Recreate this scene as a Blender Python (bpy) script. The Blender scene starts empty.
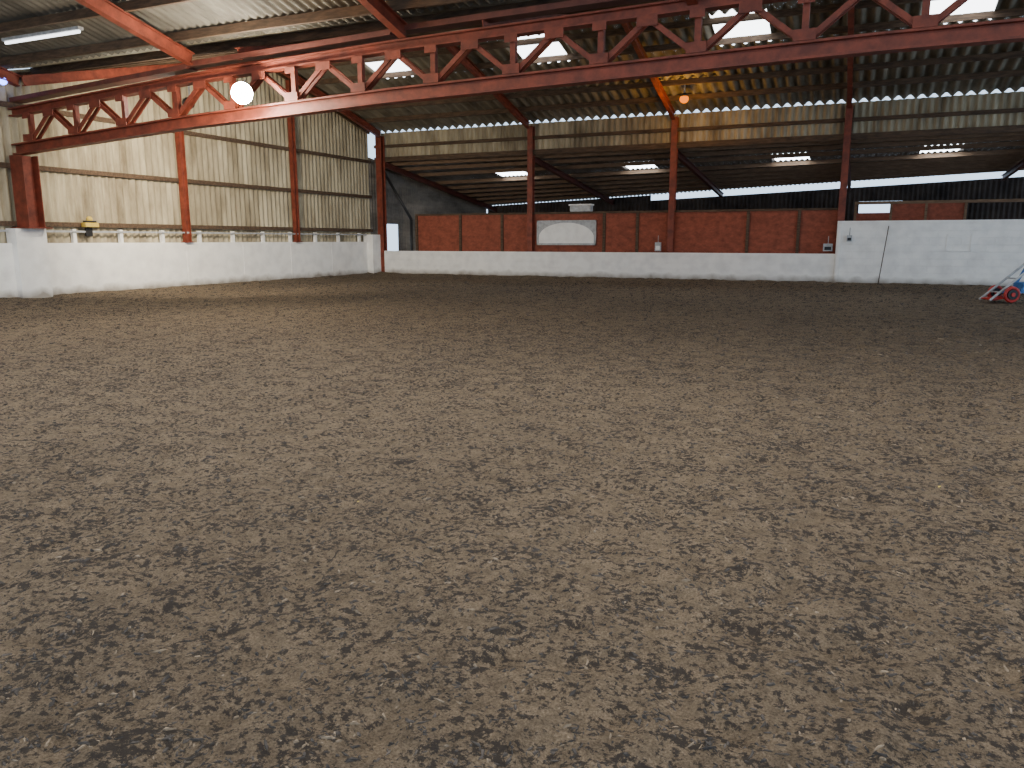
import bpy, math, random
from mathutils import Vector, Matrix, noise
random.seed(7)
scene = bpy.context.scene
R = math.radians

# ------------------------------------------------------------------ materials
def mat_base(name):
    m = bpy.data.materials.new(name); m.use_nodes = True
    nt = m.node_tree; nt.nodes.clear()
    out = nt.nodes.new('ShaderNodeOutputMaterial')
    b = nt.nodes.new('ShaderNodeBsdfPrincipled')
    nt.links.new(b.outputs[0], out.inputs[0])
    return m, nt, b
def node(nt, t, **kw):
    n = nt.nodes.new(t)
    for k, v in kw.items(): setattr(n, k, v)
    return n
def lin(c):
    return tuple(((x/255)/12.92 if x/255 <= .04045 else ((x/255+.055)/1.055)**2.4) for x in c) + (1,)
def noisy(name, c1, c2, scale=3, rough=.8, bump=.2, bscale=30, stretch=(1,1,1), metal=0, detail=6, lo=.35, hi=.65):
    m, nt, b = mat_base(name)
    tc = node(nt, 'ShaderNodeTexCoord'); mp = node(nt, 'ShaderNodeMapping')
    mp.inputs['Scale'].default_value = stretch
    nt.links.new(tc.outputs['Object'], mp.inputs[0])
    n = node(nt, 'ShaderNodeTexNoise'); n.inputs['Scale'].default_value = scale; n.inputs['Detail'].default_value = detail
    n.inputs['Roughness'].default_value = .65
    nt.links.new(mp.outputs[0], n.inputs[0])
    r = node(nt, 'ShaderNodeValToRGB')
    r.color_ramp.elements[0].position = lo; r.color_ramp.elements[0].color = lin(c1)
    r.color_ramp.elements[1].position = hi; r.color_ramp.elements[1].color = lin(c2)
    nt.links.new(n.outputs[0], r.inputs[0]); nt.links.new(r.outputs[0], b.inputs['Base Color'])
    b.inputs['Roughness'].default_value = rough; b.inputs['Metallic'].default_value = metal
    if bump:
        n2 = node(nt, 'ShaderNodeTexNoise'); n2.inputs['Scale'].default_value = bscale
        nt.links.new(mp.outputs[0], n2.inputs[0])
        bp = node(nt, 'ShaderNodeBump'); bp.inputs['Strength'].default_value = bump; bp.inputs['Distance'].default_value = .02
        nt.links.new(n2.outputs[0], bp.inputs['Height']); nt.links.new(bp.outputs[0], b.inputs['Normal'])
    return m
def emit(name, col, s):
    m = bpy.data.materials.new(name); m.use_nodes = True
    nt = m.node_tree; nt.nodes.clear()
    out = nt.nodes.new('ShaderNodeOutputMaterial'); e = nt.nodes.new('ShaderNodeEmission')
    e.inputs[0].default_value = (*col, 1); e.inputs[1].default_value = s
    nt.links.new(e.outputs[0], out.inputs[0]); return m

M_red   = noisy('red_oxide_steel', (96,42,28), (138,64,44), 4, .6, .1, 40)
M_redD  = noisy('red_oxide_dark', (78,38,30), (106,54,42), 4, .6, .1, 40)
M_sheet = noisy('fibre_cement_cream', (112,100,80), (188,177,150), 2.2, .85, .15, 40, (1,1,.22), lo=.3, hi=.65)
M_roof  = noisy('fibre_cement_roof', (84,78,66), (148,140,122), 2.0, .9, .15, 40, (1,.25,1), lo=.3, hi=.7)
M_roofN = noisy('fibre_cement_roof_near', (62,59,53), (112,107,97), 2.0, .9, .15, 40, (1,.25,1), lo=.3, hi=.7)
M_roofD = noisy('fibre_cement_lean_to', (100,94,88), (148,140,130), 2.0, .9, .1, 40, (1,.25,1))
M_wood  = noisy('purlin_timber', (60,46,35), (100,79,60), 3, .8, .2, 50, (1,6,6))
M_woodL = noisy('rail_timber', (98,76,58), (132,106,82), 3, .8, .2, 50, (1,6,6))
M_board = noisy('rust_red_boarding', (112,56,40), (160,86,64), 5, .8, .35, 60, (1,1,1.5), detail=9, lo=.3, hi=.7)
M_black = noisy('black_plastic', (18,18,20), (34,34,36), 6, .5, 0)
M_grey  = noisy('galvanised_grey', (150,152,154), (188,190,192), 8, .5, 0, metal=.1)
M_blue  = noisy('blue_paint', (40,96,160), (70,130,190), 8, .5, .1)
M_redp  = noisy('bright_red_paint', (150,30,26), (190,48,40), 8, .45, .1)
M_yel   = noisy('yellow_plastic', (190,160,60), (214,186,90), 8, .5, 0)
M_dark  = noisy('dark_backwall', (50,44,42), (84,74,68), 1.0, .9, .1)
M_sky   = emit('translucent_rooflight', (.93,.97,1.0), 7)
M_fillN  = emit('near_roof_fill_panel', (1.0,.98,.94), 16.5)  # unseen glowing roof panels added to light the arena
M_skyD  = emit('translucent_rooflight_lean_to', (.85,.93,1.0), 12)  # bluish emission for the lean-to rooflight sheets
M_bulbW = emit('flood_bulb', (1.0,.95,.82), 400)
M_bulbO = emit('amber_bulb', (1.0,.20,.0), 2.2)
M_bulbB = emit('led_bulb', (.12,.2,1.0), 12)
M_tube  = emit('fluorescent_tube', (.95,.98,1.0), 4)

def white_wall(name, brick):
    m, nt, b = mat_base(name)
    tc = node(nt, 'ShaderNodeTexCoord')
    sep = node(nt, 'ShaderNodeSeparateXYZ'); nt.links.new(tc.outputs['Object'], sep.inputs[0])
    n = node(nt, 'ShaderNodeTexNoise'); n.inputs['Scale'].default_value = 2.6; n.inputs['Detail'].default_value = 8
    nt.links.new(tc.outputs['Object'], n.inputs[0])
    r = node(nt, 'ShaderNodeValToRGB')
    r.color_ramp.elements[0].position=.3; r.color_ramp.elements[0].color=lin((232,230,226))
    r.color_ramp.elements[1].position=.6; r.color_ramp.elements[1].color=lin((250,248,243))
    nt.links.new(n.outputs[0], r.inputs[0])
    ad = node(nt, 'ShaderNodeMath', operation='MULTIPLY_ADD'); ad.inputs[1].default_value=-.4
    nt.links.new(n.outputs[0], ad.inputs[0]); nt.links.new(sep.outputs[2], ad.inputs[2])
    mr = node(nt, 'ShaderNodeMapRange'); mr.inputs[1].default_value=-.12; mr.inputs[2].default_value=.1
    mr.inputs[3].default_value=.8; mr.inputs[4].default_value=0
    nt.links.new(ad.outputs[0], mr.inputs[0])
    mx = node(nt, 'ShaderNodeMix', data_type='RGBA')
    nt.links.new(mr.outputs[0], mx.inputs[0]); nt.links.new(r.outputs[0], mx.inputs[6]); mx.inputs[7].default_value = lin((112,100,86))
    nt.links.new(mx.outputs[2], b.inputs['Base Color']); b.inputs['Roughness'].default_value=.8
    n2 = node(nt, 'ShaderNodeTexNoise'); n2.inputs['Scale'].default_value = 25
    nt.links.new(tc.outputs['Object'], n2.inputs[0])
    bp = node(nt, 'ShaderNodeBump'); bp.inputs['Strength'].default_value=.25; bp.inputs['Distance'].default_value=.02
    nt.links.new(n2.outputs[0], bp.inputs['Height'])
    if brick:
        cb = node(nt, 'ShaderNodeCombineXYZ'); nt.links.new(sep.outputs[0], cb.inputs[0]); nt.links.new(sep.outputs[2], cb.inputs[1])
        bk = node(nt, 'ShaderNodeTexBrick'); bk.inputs['Scale'].default_value=1; bk.inputs['Brick Width'].default_value=.45
        bk.inputs['Row Height'].default_value=.225; bk.inputs['Mortar Size'].default_value=.012
        nt.links.new(cb.outputs[0], bk.inputs[0])
        b2 = node(nt, 'ShaderNodeBump'); b2.inputs['Strength'].default_value=.6; b2.inputs['Distance'].default_value=.015; b2.invert=True
        nt.links.new(bk.outputs['Fac'], b2.inputs['Height']); nt.links.new(bp.outputs[0], b2.inputs['Normal'])
        nt.links.new(b2.outputs[0], b.inputs['Normal'])
    else:
        nt.links.new(bp.outputs[0], b.inputs['Normal'])
    return m
M_white = white_wall('white_painted_render', False)
M_whiteB = white_wall('white_painted_block', True)

def sand():
    m, nt, b = mat_base('arena_sand')
    tc = node(nt, 'ShaderNodeTexCoord')
    def nz(s, d=6, ro=.6, st=None):
        n = node(nt,'ShaderNodeTexNoise'); n.inputs['Scale'].default_value=s; n.inputs['Detail'].default_value=d; n.inputs['Roughness'].default_value=ro
        if st:
            mp=node(nt,'ShaderNodeMapping'); mp.inputs['Scale'].default_value=st; mp.inputs['Rotation'].default_value=(0,0,.5)
            nt.links.new(tc.outputs['Object'],mp.inputs[0]); nt.links.new(mp.outputs[0],n.inputs[0])
        else: nt.links.new(tc.outputs['Object'], n.inputs[0])
        return n
    big = nz(.3, 4); mid = nz(9, 8, .75); fine = nz(27, 9, .75); grain = nz(110, 3, .75); clus = nz(4.5, 5); tracks_and_light = nz(.6, 5, .6, (1,.3,1))  # broad bands: tracks, plus uneven floor light painted into the sand colour
    r = node(nt,'ShaderNodeValToRGB')
    r.color_ramp.elements[0].position=.35; r.color_ramp.elements[0].color=lin((112,97,79))
    r.color_ramp.elements[1].position=.65; r.color_ramp.elements[1].color=lin((164,145,121))
    nt.links.new(grain.outputs[0], r.inputs[0])
    r2 = node(nt,'ShaderNodeValToRGB')
    r2.color_ramp.elements[0].position=.4; r2.color_ramp.elements[0].color=(.5,.5,.5,1)
    r2.color_ramp.elements[1].position=.57; r2.color_ramp.elements[1].color=(1,1,1,1)
    nt.links.new(mid.outputs[0], r2.inputs[0])
    mu = node(nt,'ShaderNodeMix', data_type='RGBA', blend_type='MULTIPLY'); mu.inputs[0].default_value=.75
    nt.links.new(r.outputs[0], mu.inputs[6]); nt.links.new(r2.outputs[0], mu.inputs[7])
    r4 = node(nt,'ShaderNodeValToRGB')
    r4.color_ramp.elements[0].position=.35; r4.color_ramp.elements[0].color=(.74,.74,.75,1)
    r4.color_ramp.elements[1].position=.62; r4.color_ramp.elements[1].color=(1.0,1.0,1.0,1)
    nt.links.new(tracks_and_light.outputs[0], r4.inputs[0])
    mu2 = node(nt,'ShaderNodeMix', data_type='RGBA', blend_type='MULTIPLY'); mu2.inputs[0].default_value=.7
    nt.links.new(mu.outputs[2], mu2.inputs[6]); nt.links.new(r4.outputs[0], mu2.inputs[7])
    s = node(nt,'ShaderNodeMath', operation='MULTIPLY_ADD'); s.inputs[1].default_value=.35
    nt.links.new(clus.outputs[0], s.inputs[0]); nt.links.new(fine.outputs[0], s.inputs[2])
    s2 = node(nt,'ShaderNodeMath', operation='MULTIPLY_ADD'); s2.inputs[1].default_value=.08
    nt.links.new(big.outputs[0], s2.inputs[0]); nt.links.new(s.outputs[0], s2.inputs[2])
    r3 = node(nt,'ShaderNodeMapRange'); r3.inputs[1].default_value=.725; r3.inputs[2].default_value=.765; r3.inputs[4].default_value=.92
    nt.links.new(s2.outputs[0], r3.inputs[0])
    mx = node(nt,'ShaderNodeMix', data_type='RGBA')
    nt.links.new(r3.outputs[0], mx.inputs[0]); nt.links.new(mu2.outputs[2], mx.inputs[6]); mx.inputs[7].default_value=lin((56,51,48))
    nt.links.new(mx.outputs[2], b.inputs['Base Color'])
    b.inputs['Roughness'].default_value=.88
    b.inputs['Specular IOR Level'].default_value=.15
    a = node(nt,'ShaderNodeMath', operation='MULTIPLY_ADD'); a.inputs[1].default_value=.25
    nt.links.new(grain.outputs[0], a.inputs[0]); nt.links.new(fine.outputs[0], a.inputs[2])
    a2 = node(nt,'ShaderNodeMath', operation='ADD'); nt.links.new(a.outputs[0], a2.inputs[0]); nt.links.new(mid.outputs[0], a2.inputs[1])
    bp = node(nt,'ShaderNodeBump'); bp.inputs['Strength'].default_value=1; bp.inputs['Distance'].default_value=.06
    nt.links.new(a2.outputs[0], bp.inputs['Height']); nt.links.new(bp.outputs[0], b.inputs['Normal'])
    return m
M_sand = sand()

# ------------------------------------------------------------------ mesh helpers
class MB:
    def __init__(s, name): s.name=name; s.v=[]; s.f=[]; s.mi=[]; s.mats=[]
    def m(s, mat):
        if mat not in s.mats: s.mats.append(mat)
        return s.mats.index(mat)
    def box(s, a, b, mat):
        x0,y0,z0=a; x1,y1,z1=b; n=len(s.v)
        s.v += [(x0,y0,z0),(x1,y0,z0),(x1,y1,z0),(x0,y1,z0),(x0,y0,z1),(x1,y0,z1),(x1,y1,z1),(x0,y1,z1)]
        for f in ((0,3,2,1),(4,5,6,7),(0,1,5,4),(1,2,6,5),(2,3,7,6),(3,0,4,7)):
            s.f.append(tuple(n+i for i in f)); s.mi.append(s.m(mat))
    def bar(s, p, q, w, h, mat, side=None, off=(0,0)):
        p=Vector(p); q=Vector(q); d=(q-p).normalized()
        if side is None:
            side = d.cross(Vector((0,0,1)))
            if side.length<.05: side=Vector((1,0,0))
        side=Vector(side); side=(side-d*side.dot(d)).normalized(); up=side.cross(d).normalized()
        n=len(s.v)
        for e in (p,q):
            for a,c in ((-1,-1),(1,-1),(1,1),(-1,1)):
                s.v.append(tuple(e+side*(a*w/2+off[0])+up*(c*h/2+off[1])))
        for f in ((0,1,2,3),(7,6,5,4),(0,4,5,1),(1,5,6,2),(2,6,7,3),(3,7,4,0)):
            s.f.append(tuple(n+i for i in f)); s.mi.append(s.m(mat))
    def ibeam(s, p, q, w, h, mat, side=None, t=.025):
        s.bar(p,q,w,t,mat,side,(0,h/2-t/2)); s.bar(p,q,w,t,mat,side,(0,-h/2+t/2)); s.bar(p,q,t,h-2*t,mat,side)
    def tube(s, p, q, r, mat, n=12, r2=None):
        p=Vector(p); q=Vector(q); d=(q-p).normalized()
        a=d.orthogonal().normalized(); b=d.cross(a); k=len(s.v); r2=r if r2 is None else r2
        for e,rr in ((p,r),(q,r2)):
            for i in range(n):
                t=2*math.pi*i/n; s.v.append(tuple(e+a*math.cos(t)*rr+b*math.sin(t)*rr))
        for i in range(n):
            j=(i+1)%n; s.f.append((k+i,k+j,k+n+j,k+n+i)); s.mi.append(s.m(mat))
        s.f.append(tuple(k+i for i in reversed(range(n)))); s.mi.append(s.m(mat))
        s.f.append(tuple(k+n+i for i in range(n))); s.mi.append(s.m(mat))
    def torus(s, c, axis, R_, r, mat, n=28, k=10):
        c=Vector(c); ax=Vector(axis).normalized(); a=ax.orthogonal().normalized(); b=ax.cross(a); st=len(s.v)
        for i in range(n):
            t=2*math.pi*i/n; rd=a*math.cos(t)+b*math.sin(t)
            for j in range(k):
                u=2*math.pi*j/k; s.v.append(tuple(c+rd*(R_+r*math.cos(u))+ax*r*math.sin(u)))
        for i in range(n):
            for j in range(k):
                s.f.append((st+i*k+j, st+((i+1)%n)*k+j, st+((i+1)%n)*k+(j+1)%k, st+i*k+(j+1)%k)); s.mi.append(s.m(mat))
    def ball(s, c, r, mat, sc=(1,1,1), n=14, k=8):
        st=len(s.v)
        for i in range(k+1):
            th=math.pi*i/k
            for j in range(n):
                ph=2*math.pi*j/n
                s.v.append((c[0]+r*sc[0]*math.sin(th)*math.cos(ph),c[1]+r*sc[1]*math.sin(th)*math.sin(ph),c[2]+r*sc[2]*math.cos(th)))
        for i in range(k):
            for j in range(n):
                s.f.append((st+i*n+j,st+(i+1)*n+j,st+(i+1)*n+(j+1)%n,st+i*n+(j+1)%n)); s.mi.append(s.m(mat))
    def corr(s, u0, u1, fn, mat, pitch=.17, amp=.028, steps=6):
        n=max(2,int((u1-u0)/pitch*steps)); st=len(s.v)
        for i in range(n+1):
            u=u0+(u1-u0)*i/n; w=amp*math.sin(2*math.pi*u/pitch)
            a,b=fn(u,w); s.v += [tuple(a),tuple(b)]
        for i in range(n):
            s.f.append((st+2*i,st+2*i+2,st+2*i+3,st+2*i+1)); s.mi.append(s.m(mat))
    def poly(s, pts, mat):
        n=len(s.v); s.v += [tuple(p) for p in pts]; s.f.append(tuple(range(n,n+len(pts)))); s.mi.append(s.m(mat))
    def make(s, smooth=False, bevel=0):
        me=bpy.data.meshes.new(s.name); me.from_pydata(s.v,[],s.f)
        for m in s.mats: me.materials.append(m)
        me.polygons.foreach_set('material_index', s.mi)
        if smooth: me.polygons.foreach_set('use_smooth',[True]*len(s.f))
        me.update()
        o=bpy.data.objects.new(s.name, me); scene.collection.objects.link(o)
        if bevel:
            bm=o.modifiers.new('bevel','BEVEL'); bm.width=bevel; bm.segments=2; bm.limit_method='ANGLE'
        return o

# ------------------------------------------------------------------ layout
XL=-19.3; YT=13.1; YF=28.5; XR=14.0
VZ=5.6; PZ=.25; EZ=6.15; YR=(EZ+PZ*YF-VZ+PZ*YT)/(2*PZ)
Y1R=4.5
def roofz(y,x=0):
    if y>=YR: return EZ+PZ*(YF-y)
    if y>=YT: return VZ+PZ*(y-YT)
    if y>=Y1R: return VZ+PZ*(YT-y)
    return VZ+PZ*(YT-Y1R)-PZ*(Y1R-y)
LZ0=4.98; YB=40.0
def eave(x): return 4.12+.042*(x+2)
def leanz(y,x=0): return LZ0+(eave(x)-LZ0)*(y-YF)/(YB-YF)
RX=[-18.75,-12.0,-6.4,-.66,5.4,11.3]
NX=[-18.9,-13.3,-8.0,-2.7,2.6,7.9]

# ------------------------------------------------------------------ floor
def gz(x,y):
    r=math.hypot(x,y)
    z=.025*noise.noise(Vector((x*1.1,y*1.1,0)))+.022*noise.noise(Vector((x*3.3,y*3.3,3)))
    n=noise.noise(Vector((x*6,y*6,8))); z+=-.024*max(0,n-.05)*2
    if r<14: z+=.010*noise.noise(Vector((x*15,y*15,1)))
    dl=x-XL-.1; df=YF-.15-y
    z+= .10*math.exp(-max(dl,0)/.5)+ .10*math.exp(-max(df,0)/.5)
    return z
def axis(a,b,c0,c1,fine,coarse):
    out=[a]; 
    while out[-1]<b:
        v=out[-1]; d=max(c0-v, v-c1, 0)
        out.append(v+min(coarse,fine+d*.02))
    out[-1]=b; return out
xs=axis(XL-.2,XR,-7,3,.035,.16); ys=axis(-4,YB+.2,1.2,8,.035,.16)
me=bpy.data.meshes.new('floor'); vs=[];fs=[]; nx=len(xs)
for y in ys:
    for x in xs: vs.append((x,y,gz(x,y) if y<YF else 0))
for j in range(len(ys)-1):
    for i in range(nx-1):
        a=j*nx+i; fs.append((a,a+1,a+nx+1,a+nx))
me.from_pydata(vs,[],fs); me.materials.append(M_sand); me.polygons.foreach_set('use_smooth',[True]*len(fs))
fl=bpy.data.objects.new('floor',me); scene.collection.objects.link(fl)

M_clump=noisy('dark_fibre_shreds',(40,37,35),(76,69,63),9,.95,.2,60)
M_clod=noisy('sand_clods',(104,91,75),(134,118,98),9,.95,.3,80)
M_leaf=noisy('yellow_leaf',(180,150,60),(205,180,90),9,.8,0)
cl=MB('sand_clumps')
def clump(x,y,s,mat):
    a=random.uniform(0,math.pi*2); n=random.randint(4,6); el=random.uniform(1.2,3.6); z=gz(x,y)-.003
    ca,sa=math.cos(a),math.sin(a); st=len(cl.v); h=s*random.uniform(.3,.7)
    for k in range(n):
        t=2*math.pi*k/n; r=s*random.uniform(.4,1.25); px=r*math.cos(t)*el*.6; py=r*math.sin(t)*.5
        cl.v.append((x+px*ca-py*sa,y+px*sa+py*ca,z))
    for k in range(n):
        vx,vy,_=cl.v[st+k]; f=random.uniform(.3,.8)
        cl.v.append((x+(vx-x)*f,y+(vy-y)*f,z+h*random.uniform(.5,1.2)))
    for k in range(n):
        j=(k+1)%n; cl.f.append((st+k,st+j,st+n+j,st+n+k)); cl.mi.append(cl.m(mat))
    cl.f.append(tuple(st+n+k for k in range(n))); cl.mi.append(cl.m(mat))
cnt=0
while cnt<75000:
    r=1.6+27*random.random()**1.45; th=R(24)+random.uniform(-R(46),R(46))
    x=-math.sin(th)*r; y=math.cos(th)*r
    if x<XL+.4 or y>YF-.3: continue
    if .2*noise.noise(Vector((x*1.1,y*1.1,5)))+noise.noise(Vector((x*9,y*9,9))) < random.uniform(-.4,.5): continue
    clump(x,y,random.choice((.003,.005,.007,.008,.012))*(1+r*.08), M_clump if random.random()<.88 else M_clod); cnt+=1
for x,y in ((.55,5.2),(-2.6,3.6),(1.6,6.6),(-2.2,8.0)): clump(x,y,.016,M_leaf)
cl.make()

# ------------------------------------------------------------------ left (gable) wall
w=MB('wall_left')
w.corr(-4, YF, lambda u,wv:((XL-.08+wv,u,1.35),(XL-.08+wv,u,roofz(u)-.04)), M_sheet, pitch=.22,amp=.045)
w.corr(YF, YF+.6, lambda u,wv:((XL-.08+wv,u,0),(XL-.08+wv,u,leanz(u,XL)-.02)), M_roofD, pitch=.2,amp=.03)
w.corr(YF+.6, YF+2.2, lambda u,wv:((XL-.08+wv,u,2.2),(XL-.08+wv,u,leanz(u,XL)-.02)), M_roofD, pitch=.2,amp=.03)
w.corr(YF+2.2, YB, lambda u,wv:((XL-.08+wv,u,0),(XL-.08+wv,u,leanz(u,XL)-.02)), M_roofD, pitch=.2,amp=.03)
w.make(smooth=True)
r=MB('trim_1')
for z in (1.9,3.3,4.75):
    r.bar((XL+.02,-4,z),(XL+.02,YF,z),.07,.12,M_wood)
for a,b in ((-4,Y1R),(Y1R,YT),(YT,YR),(YR,YF)):
    r.bar((XL+.02,a,roofz(a)-.2),(XL+.02,b,roofz(b)-.2),.07,.16,M_wood)
r.make()
k=MB('kick_wall_left')
k.box((XL-.05,-4,-.05),(XL+.14,YT-.45,1.42),M_white)
k.box((XL-.05,YT+.35,-.05),(XL+.14,YF-.6,1.42),M_white)
k.box((XL-.05,YT-.45,-.05),(XL+.32,YT+.35,1.78),M_white)
k.box((XL-.05,YF-.6,-.05),(XL+.42,YF+.1,1.72),M_white)
y=YT+2.6
while y<YF-1.2:
    k.box((XL+.14,y-.03,0),(XL+.15,y+.03,1.42),M_white); y+=2.44
k.make(bevel=.01)
st=MB('wall_stub_posts')
y=-3
while y<YF-1:
    if abs(y-YT)>.6: st.box((XL+.0,y-.05,1.4),(XL+.1,y+.05,1.78),M_white)
    y+=1.45
st.bar((XL+.12,-4,1.72),(XL+.12,YT-.5,1.72),.04,.05,M_grey)
st.bar((XL+.12,YT+.4,1.72),(XL+.12,YF-.6,1.72),.04,.05,M_grey)
st.make()
def column(name,x,y,z0,z1,w_=.2,d=.2,mat=M_red,side=(1,0,0)):
    c=MB(name); c.ibeam((x,y,z0),(x,y,z1),w_,d,mat,side,t=.02)
    c.box((x-w_*.75,y-d*.75,z0),(x+w_*.75,y+d*.75,z0+.03),mat); return c.make()
column('steel_column',XL+.28,YT,1.78,3.54,.46,.42)
column('steel_column',XL+.12,18.2,1.42,roofz(18.2)-.3,.16,.2)
column('steel_column',XL+.12,23.4,1.42,roofz(23.4)-.3,.16,.2)
column('steel_column',RX[0]-.1,YF+.12,0,EZ-.35,.28,.28)
for i,x in enumerate(RX[1:5]):
    column('steel_column',x,YF+.28,0,EZ-.32,.22,.24)

# ------------------------------------------------------------------ far arcade wall
k=MB('kick_wall_far'); k.box((XL+.42,YF,-.05),(-.75,YF+.14,1.04),M_whiteB); k.make(bevel=.02)
k=MB('wall_far')
k.box((-.75,YF-.1,-.05),(XR,YF+.12,2.12),M_whiteB)
k.box((-.72,YF-.13,-.05),(-.60,YF-.1,2.12),M_white)
k.make(bevel=.015)
b=MB('wall_boarding')
z1=2.5
b.box((-17.3,YF+.42,.9),(-.78,YF+.46,z1),M_board)
b.box((-17.35,YF+.38,z1),(-.78,YF+.5,z1+.07),M_wood)
for x in (-17.3,-15.2,-13.3,-9.0,-7.7,-3.7,-2.0):
    b.box((x-.05,YF+.34,.9),(x+.05,YF+.42,z1),M_wood)
b.make()
mp=MB('arched_panel'); X0,X1=-11.75,-9.3; yq=YF+.3
mp.box((X0,yq,1.3),(X1,yq+.06,1.36),M_grey); mp.box((X0,yq,2.2),(X1,yq+.06,2.25),M_grey)
mp.box((X0,yq,1.3),(X0+.05,yq+.06,2.25),M_grey); mp.box((X1-.05,yq,1.3),(X1,yq+.06,2.25),M_grey)
mp.box((X0+.04,yq+.04,1.34),(X1-.04,yq+.06,2.22),M_grey)
cx=(X0+X1)/2; pts=[(cx+1.14,yq+.015,1.37)]+[(cx+1.14*math.cos(math.pi*i/24),yq+.015,1.6+.56*math.sin(math.pi*i/24)) for i in range(25)]+[(cx-1.14,yq+.015,1.37)]
mp.poly(list(reversed(pts)),M_white)
mp.make()
bx=MB('storage_box'); bx.box((-10.4,YF+.36,z1+.07),(-9.55,YF+.66,z1+.32),M_grey); bx.box((-10.44,YF+.33,z1+.30),(-9.51,YF+.69,z1+.36),M_white); bx.make(bevel=.02)
c=MB('wall_far_cladding')
c.corr(XL,XR,lambda u,wv:((u,YF+.45+wv,4.9),(u,YF+.45+wv,roofz(YF+.45)-.075)),M_sheet,pitch=.22,amp=.045)
c.make(smooth=True)
t=MB('trim_2')
for z,h in ((4.86,.2),(5.4,.12)):
    t.bar((XL,YF+.36,z),(XR,YF+.36,z),.08,h,M_wood)
t.make()

# ------------------------------------------------------------------ roofs
def slope(mb,xa,xb,ya,yb,zf,mat,hole=None,pitch=.2,amp=.032):
    def seg(x0,x1,y0,y1,m_,steps=6):
        mb.corr(x0,x1,lambda u,wv:((u,y0,zf(y0,u)+wv),(u,y1,zf(y1,u)+wv)),m_,pitch=pitch,amp=amp,steps=steps)
    if not hole: seg(xa,xb,ya,yb,mat); return
    h0,h1,xs,wd,hm=hole
    seg(xa,xb,ya,h0,mat); seg(xa,xb,h1,yb,mat)
    cur=xa
    for x in xs:
        seg(cur,x-wd/2,h0,h1,mat); seg(x-wd/2,x+wd/2,h0,h1,hm,4); cur=x+wd/2
    seg(cur,xb,h0,h1,mat)
cfar=MB('ceiling_far_span')
slope(cfar,XL-.1,XR,YR,YF+.5,roofz,M_roof,(YR+.9,YR+2.6,[-15.2,-9.6,-3.5,1.9,8],1.5,M_sky),pitch=.34,amp=.065)
slope(cfar,XL-.1,XR,YT,YR,roofz,M_roof,(YR-3,YR-1,[-15.2,-9.6,-3.5,1.9,8],1.5,M_sky))
cfar.make(smooth=True)
cn=MB('ceiling_near_span')
slope(cn,XL-.1,XR,Y1R,YT,roofz,M_roofN,(Y1R+.6,Y1R+3.4,[-16,-10.6,-5.3,0,5.3,10.6],1.8,M_fillN))  # fill panels added in this roof, out of view
slope(cn,XL-.1,XR,-4,Y1R,roofz,M_roofN,(Y1R-4,Y1R-.8,[-16,-10.6,-5.3,0,5.3,10.6],1.8,M_fillN))
cn.make(smooth=True)
cl2=MB('ceiling_lean_to')
slope(cl2,XL-.1,XR,YF+.5,YB,leanz,M_roofD,(32.0,33.3,[-14.6,-8.7,-2.7,2.4,8.5],1.3,M_skyD))
cl2.make(smooth=True)

pu=MB('roof_purlins')
def purl(y,zf,mat=M_wood,h=.17,g=.04):
    a=zf(y,XL)-g-h/2; b_=zf(y,XR)-g-h/2; pu.bar((XL,y,a),(XR,y,b_),.075,h,mat)
y=-3.5
while y<YF-.6:
    if abs(y-YT)>.3: purl(y,roofz)
    y+=1.15
for y in (29.5,30.5,31.7,33.45,34.6,35.6,36.6,37.6,38.6): purl(y,leanz,M_woodL,.15)
pu.make()
ra=MB('roof_rafters')
for x in RX:
    for a,b_ in ((YT,YR),(YR,YF)):
        ra.ibeam((x,a,roofz(a)-.33),(x,b_,roofz(b_)-.33),.14,.24,M_red)
    ra.ibeam((x,YF+.3,leanz(YF+.3,x)-.3),(x,YB,leanz(YB,x)-.3),.14,.22,M_redD)
for x in NX:
    for a,b_ in ((YT,Y1R),(Y1R,-4)):
        ra.ibeam((x,a,roofz(a)-.33),(x,b_,roofz(b_)-.33),.16,.26,M_red)
ra.make()

# ------------------------------------------------------------------ lattice valley girder
KP=[(-19.25,3.56),(-13.4,3.88),(-8.3,4.05),(0,4.19),(14,4.21)]
def zb(x):
    for (a,za),(b_,zb_) in zip(KP,KP[1:]):
        if x<=b_: return za+(zb_-za)*(x-a)/(b_-a)
    return KP[-1][1]
D=1.1
tr=MB('lattice_girder')
for (a,za),(b_,zz) in zip(KP,KP[1:]):
    tr.ibeam((a,YT,za+.13),(b_,YT,zz+.13),.24,.26,M_red,t=.035)
    tr.ibeam((a,YT,za+D-.1),(b_,YT,zz+D-.1),.22,.19,M_red,t=.03)
    tr.bar((a,YT+.1,za+D+.2),(b_,YT+.1,zz+D+.16),.3,.1,M_redD)
x=-18.6; s=1.6
while x<XR-1:
    zB=zb(x)+.26; zT=zb(x)+D-.2
    tr.bar((x,YT,zB),(x,YT,zT),.10,.10,M_red)
    tr.box((x-.16,YT-.14,zB),(x+.16,YT-.12,zB+.16),M_red)
    tr.box((x-.12,YT-.14,zT-.12),(x+.12,YT-.12,zT),M_red)
    xm=x+s/2; zm=zb(xm)+D-.2; x2=x+s
    for dy in (-.07,.07):
        tr.bar((x+.05,YT+dy,zB+.02),(xm,YT+dy,zm-.02),.04,.085,M_red)
        tr.bar((x2-.05,YT+dy,zb(x2)+.28),(xm,YT+dy,zm-.02),.04,.085,M_red)
    tr.box((xm-.17,YT-.14,zm-.15),(xm+.17,YT-.12,zm),M_red)
    x+=s
tr.make()

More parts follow.
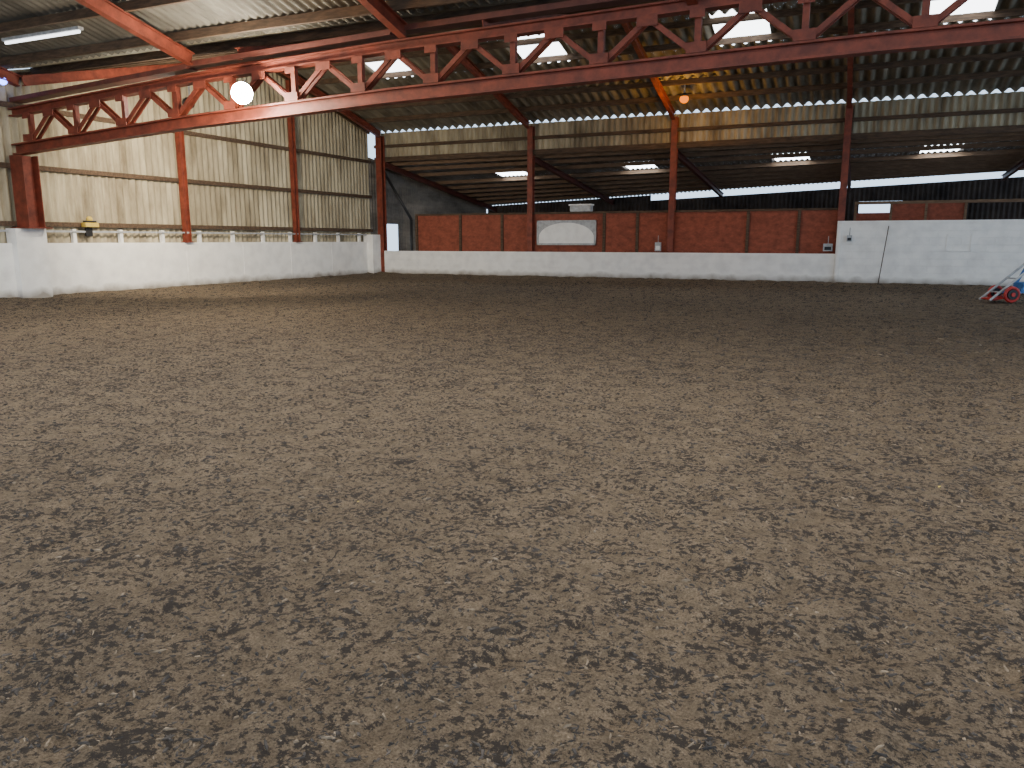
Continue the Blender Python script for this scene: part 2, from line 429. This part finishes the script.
# ------------------------------------------------------------------ lean-to back wall (open slot under the eave on the right)
bw=MB('wall_back')
bw.corr(XL,-10,lambda u,wv:((u,YB+wv,0),(u,YB+wv,eave(u)-.03)),M_dark,pitch=.2)
bw.corr(-10,-.2,lambda u,wv:((u,YB+wv,0),(u,YB+wv,eave(u)-.30)),M_dark,pitch=.2)
bw.corr(-.2,1.6,lambda u,wv:((u,YB+wv,0),(u,YB+wv,2.4)),M_dark,pitch=.2)
bw.corr(-.2,1.6,lambda u,wv:((u,YB+wv,3.25),(u,YB+wv,eave(u)-.30)),M_dark,pitch=.2)
bw.corr(1.6,XR,lambda u,wv:((u,YB+wv,0),(u,YB+wv,eave(u)-.30)),M_dark,pitch=.2)
bw.make(smooth=True)
pt=MB('stable_partition'); pt.box((.9,31,0),(3.2,31.06,2.75),M_board); pt.box((-.3,31,0),(.9,31.06,2.45),M_board); pt.box((-.3,30.95,2.75),(12,31.1,2.85),M_woodL)
for x in (-.25,.9,2.0,3.2): pt.box((x-.04,30.92,0),(x+.04,31,2.75),M_woodL)
pt.make()

# ------------------------------------------------------------------ small things
dp=MB('downpipe'); dp.tube((-19.0,YF+.35,4.6),(-17.5,YF+.3,2.35),.06,M_black); dp.tube((-17.5,YF+.3,2.35),(-17.5,YF+.3,.1),.06,M_black); dp.make(smooth=True)
sk=MB('leaning_stick'); sk.tube((.62,YF-.35,.03),(.80,YF-.13,1.95),.016,M_wood,r2=.014); sk.make(smooth=True)
hp=MB('wall_hatch')
for a,b_ in (((2.5,1.15),(3.2,1.18)),((2.5,1.65),(3.2,1.68)),((2.5,1.15),(2.53,1.68)),((3.17,1.15),(3.2,1.68))):
    hp.box((a[0],YF-.125,a[1]),(b_[0],YF-.1,b_[1]),M_white)
hp.make()
def sbox(name,x,y,z,w_,h,mat,mat2):
    m=MB(name); m.box((x-w_/2,y-.05,z-h/2),(x+w_/2,y+.05,z+h/2),mat); m.box((x-w_*.35,y-.065,z-h*.35),(x+w_*.35,y-.05,z+h*.1),mat2); m.tube((x,y,z+h/2),(x,y,z+h/2+.25),.012,M_grey); return m.make(bevel=.01)
sbox('switch_box',-1.0,YF+.06,1.25,.3,.25,M_grey,M_black)
sbox('socket_box',-6.85,YF+.2,1.25,.22,.32,M_grey,M_white)
sbox('switch_box',-.35,YF-.16,1.55,.16,.2,M_grey,M_black)
yb=MB('junction_box'); yb.box((XL+.12,14.6,1.84),(XL+.3,15.0,1.96),M_yel); yb.box((XL+.12,14.65,1.96),(XL+.28,14.95,2.01),M_black); yb.ball((XL+.2,14.8,2.05),.08,M_yel); yb.box((XL+.1,14.7,1.6),(XL+.16,14.9,1.84),M_black); yb.make(bevel=.01)  # yellow and black junction box on the left wall

def flood(name,x,y,z,bulb,dirv,rad=.2,hang=.25):
    m=MB(name); d=Vector(dirv).normalized(); c=Vector((x,y,z))
    m.tube(c-d*.22,c,rad*.45,M_black,20,r2=rad)
    m.ball(tuple(c+d*.03),rad*.9,bulb,n=20,k=12)
    m.bar(c-d*.15,c-d*.15+Vector((0,0,hang)),.03,.03,M_grey)
    return m.make(smooth=True)
f=flood('floodlight',-11.5,YT-.5,4.38,M_bulbW,(.35,-.9,-.2),.23)
def lamp(name,loc,power,col,rad=.15,parent=None,kind='POINT'):
    l=bpy.data.lights.new(name,kind); l.energy=power; l.color=col; l.shadow_soft_size=rad
    o=bpy.data.objects.new(name,l); o.location=loc; scene.collection.objects.link(o)
    if parent: o.parent=parent
    return o
lamp('added_wall_flood_source',(-11.3,YT-1.1,3.95),380,(1,.85,.62),parent=f)
f2=flood('floodlight',-14.4,YT+.9,4.6,M_bulbW,(-.8,.5,-.25),.14,.9)  # second flood, added to brighten the left wall
so=lamp('added_wall_flood_source',(-14.8,YT+1.3,4.4),2300,(1,.86,.64),parent=f2,kind='SPOT')  # added spot aimed at the left wall sheeting
so.data.spot_size=R(140); so.data.spot_blend=.9; so.rotation_euler=Vector((-.75,.9,-.3)).to_track_quat('-Z','Y').to_euler()
def bulkhead(x,y,z,zt,power):
    am=MB('bulkhead_lamp'); am.tube((x,y,z+.15),(x,y,zt),.025,M_grey); am.tube((x,y,z+.08),(x,y,z+.19),.16,M_black,r2=.06); am.ball((x,y,z),.15,M_bulbO,(1,1,.9)); am=am.make(smooth=True)
    lamp('amber_light_source',(x,y-.4,z-.5),power,(1,.5,.08),parent=am)
bulkhead(-5.65,26.6,6.05,6.55,110)
bulkhead(-8.6,10.6,5.75,6.2,80)
bl=MB('led_lamp'); bl.ball((XL+.35,12.75,5.22),.09,M_bulbB); bl.tube((XL+.35,12.75,5.27),(XL+.35,12.75,5.5),.03,M_grey); bl.make(smooth=True)
ft=MB('fluorescent_light'); yy=11.7; zz=roofz(yy)-.27
ft.bar((-17.2,yy,zz+.05),(-14.8,yy,zz+.05),.12,.06,M_grey); ft.tube((-17.15,yy,zz-.01),(-14.85,yy,zz-.01),.03,M_tube); ft.make()

hc=MB('hand_cart'); O=Vector((2.95,21.6,.02)); rv=Vector((.9135,.4067,0)); dv=Vector((-.4067,.9135,0))
def P(a,d,z): return tuple(O+rv*a+dv*d+Vector((0,0,z)))
for d in (0,.4):
    hc.tube(P(-.02,d,.05),P(1.5,d,1.35),.028,M_grey)
for q in (.15,.4,.65,.9):
    hc.tube(P(-.02+1.52*q,0,.05+1.3*q),P(-.02+1.52*q,.4,.05+1.3*q),.02,M_grey)
for a,d in ((.42,-.12),(.42,.52)):
    hc.torus(P(a,d,.2),dv,.155,.04,M_redp); hc.tube(P(a,d-.05,.2),P(a,d+.05,.2),.12,M_black,n=20); hc.tube(P(a,d-.07,.2),P(a,d+.07,.2),.05,M_redp)
hc.tube(P(.42,-.12,.2),P(.42,.52,.2),.02,M_black)
hc.bar(P(0,.2,.08),P(.5,.2,.12),.42,.03,M_redp,side=dv)
for d in (.02,.38):
    hc.bar(P(.42,d,.22),P(1.3,d,.3),.05,.05,M_blue,side=dv)
    hc.bar(P(.72,d,.25),P(1.0,d,.8),.05,.05,M_blue,side=dv)
    hc.bar(P(1.25,d,.02),P(1.0,d,.8),.05,.05,M_blue,side=dv)
hc.bar(P(.75,.2,.40),P(1.25,.2,.42),.36,.14,M_blue,side=dv)
hc.make()

# ------------------------------------------------------------------ world + camera
wd=bpy.data.worlds.new('sky'); scene.world=wd; wd.use_nodes=True
bg=wd.node_tree.nodes['Background']; bg.inputs[0].default_value=(.60,.78,1.0,1); bg.inputs[1].default_value=2.3
cam=bpy.data.cameras.new('camera'); cam.lens=770/1024*36; cam.sensor_width=36; cam.clip_end=200
co=bpy.data.objects.new('camera',cam); scene.collection.objects.link(co)
co.location=(0,0,1.5); co.rotation_euler=(R(90-10.6),0,R(24)); scene.camera=co
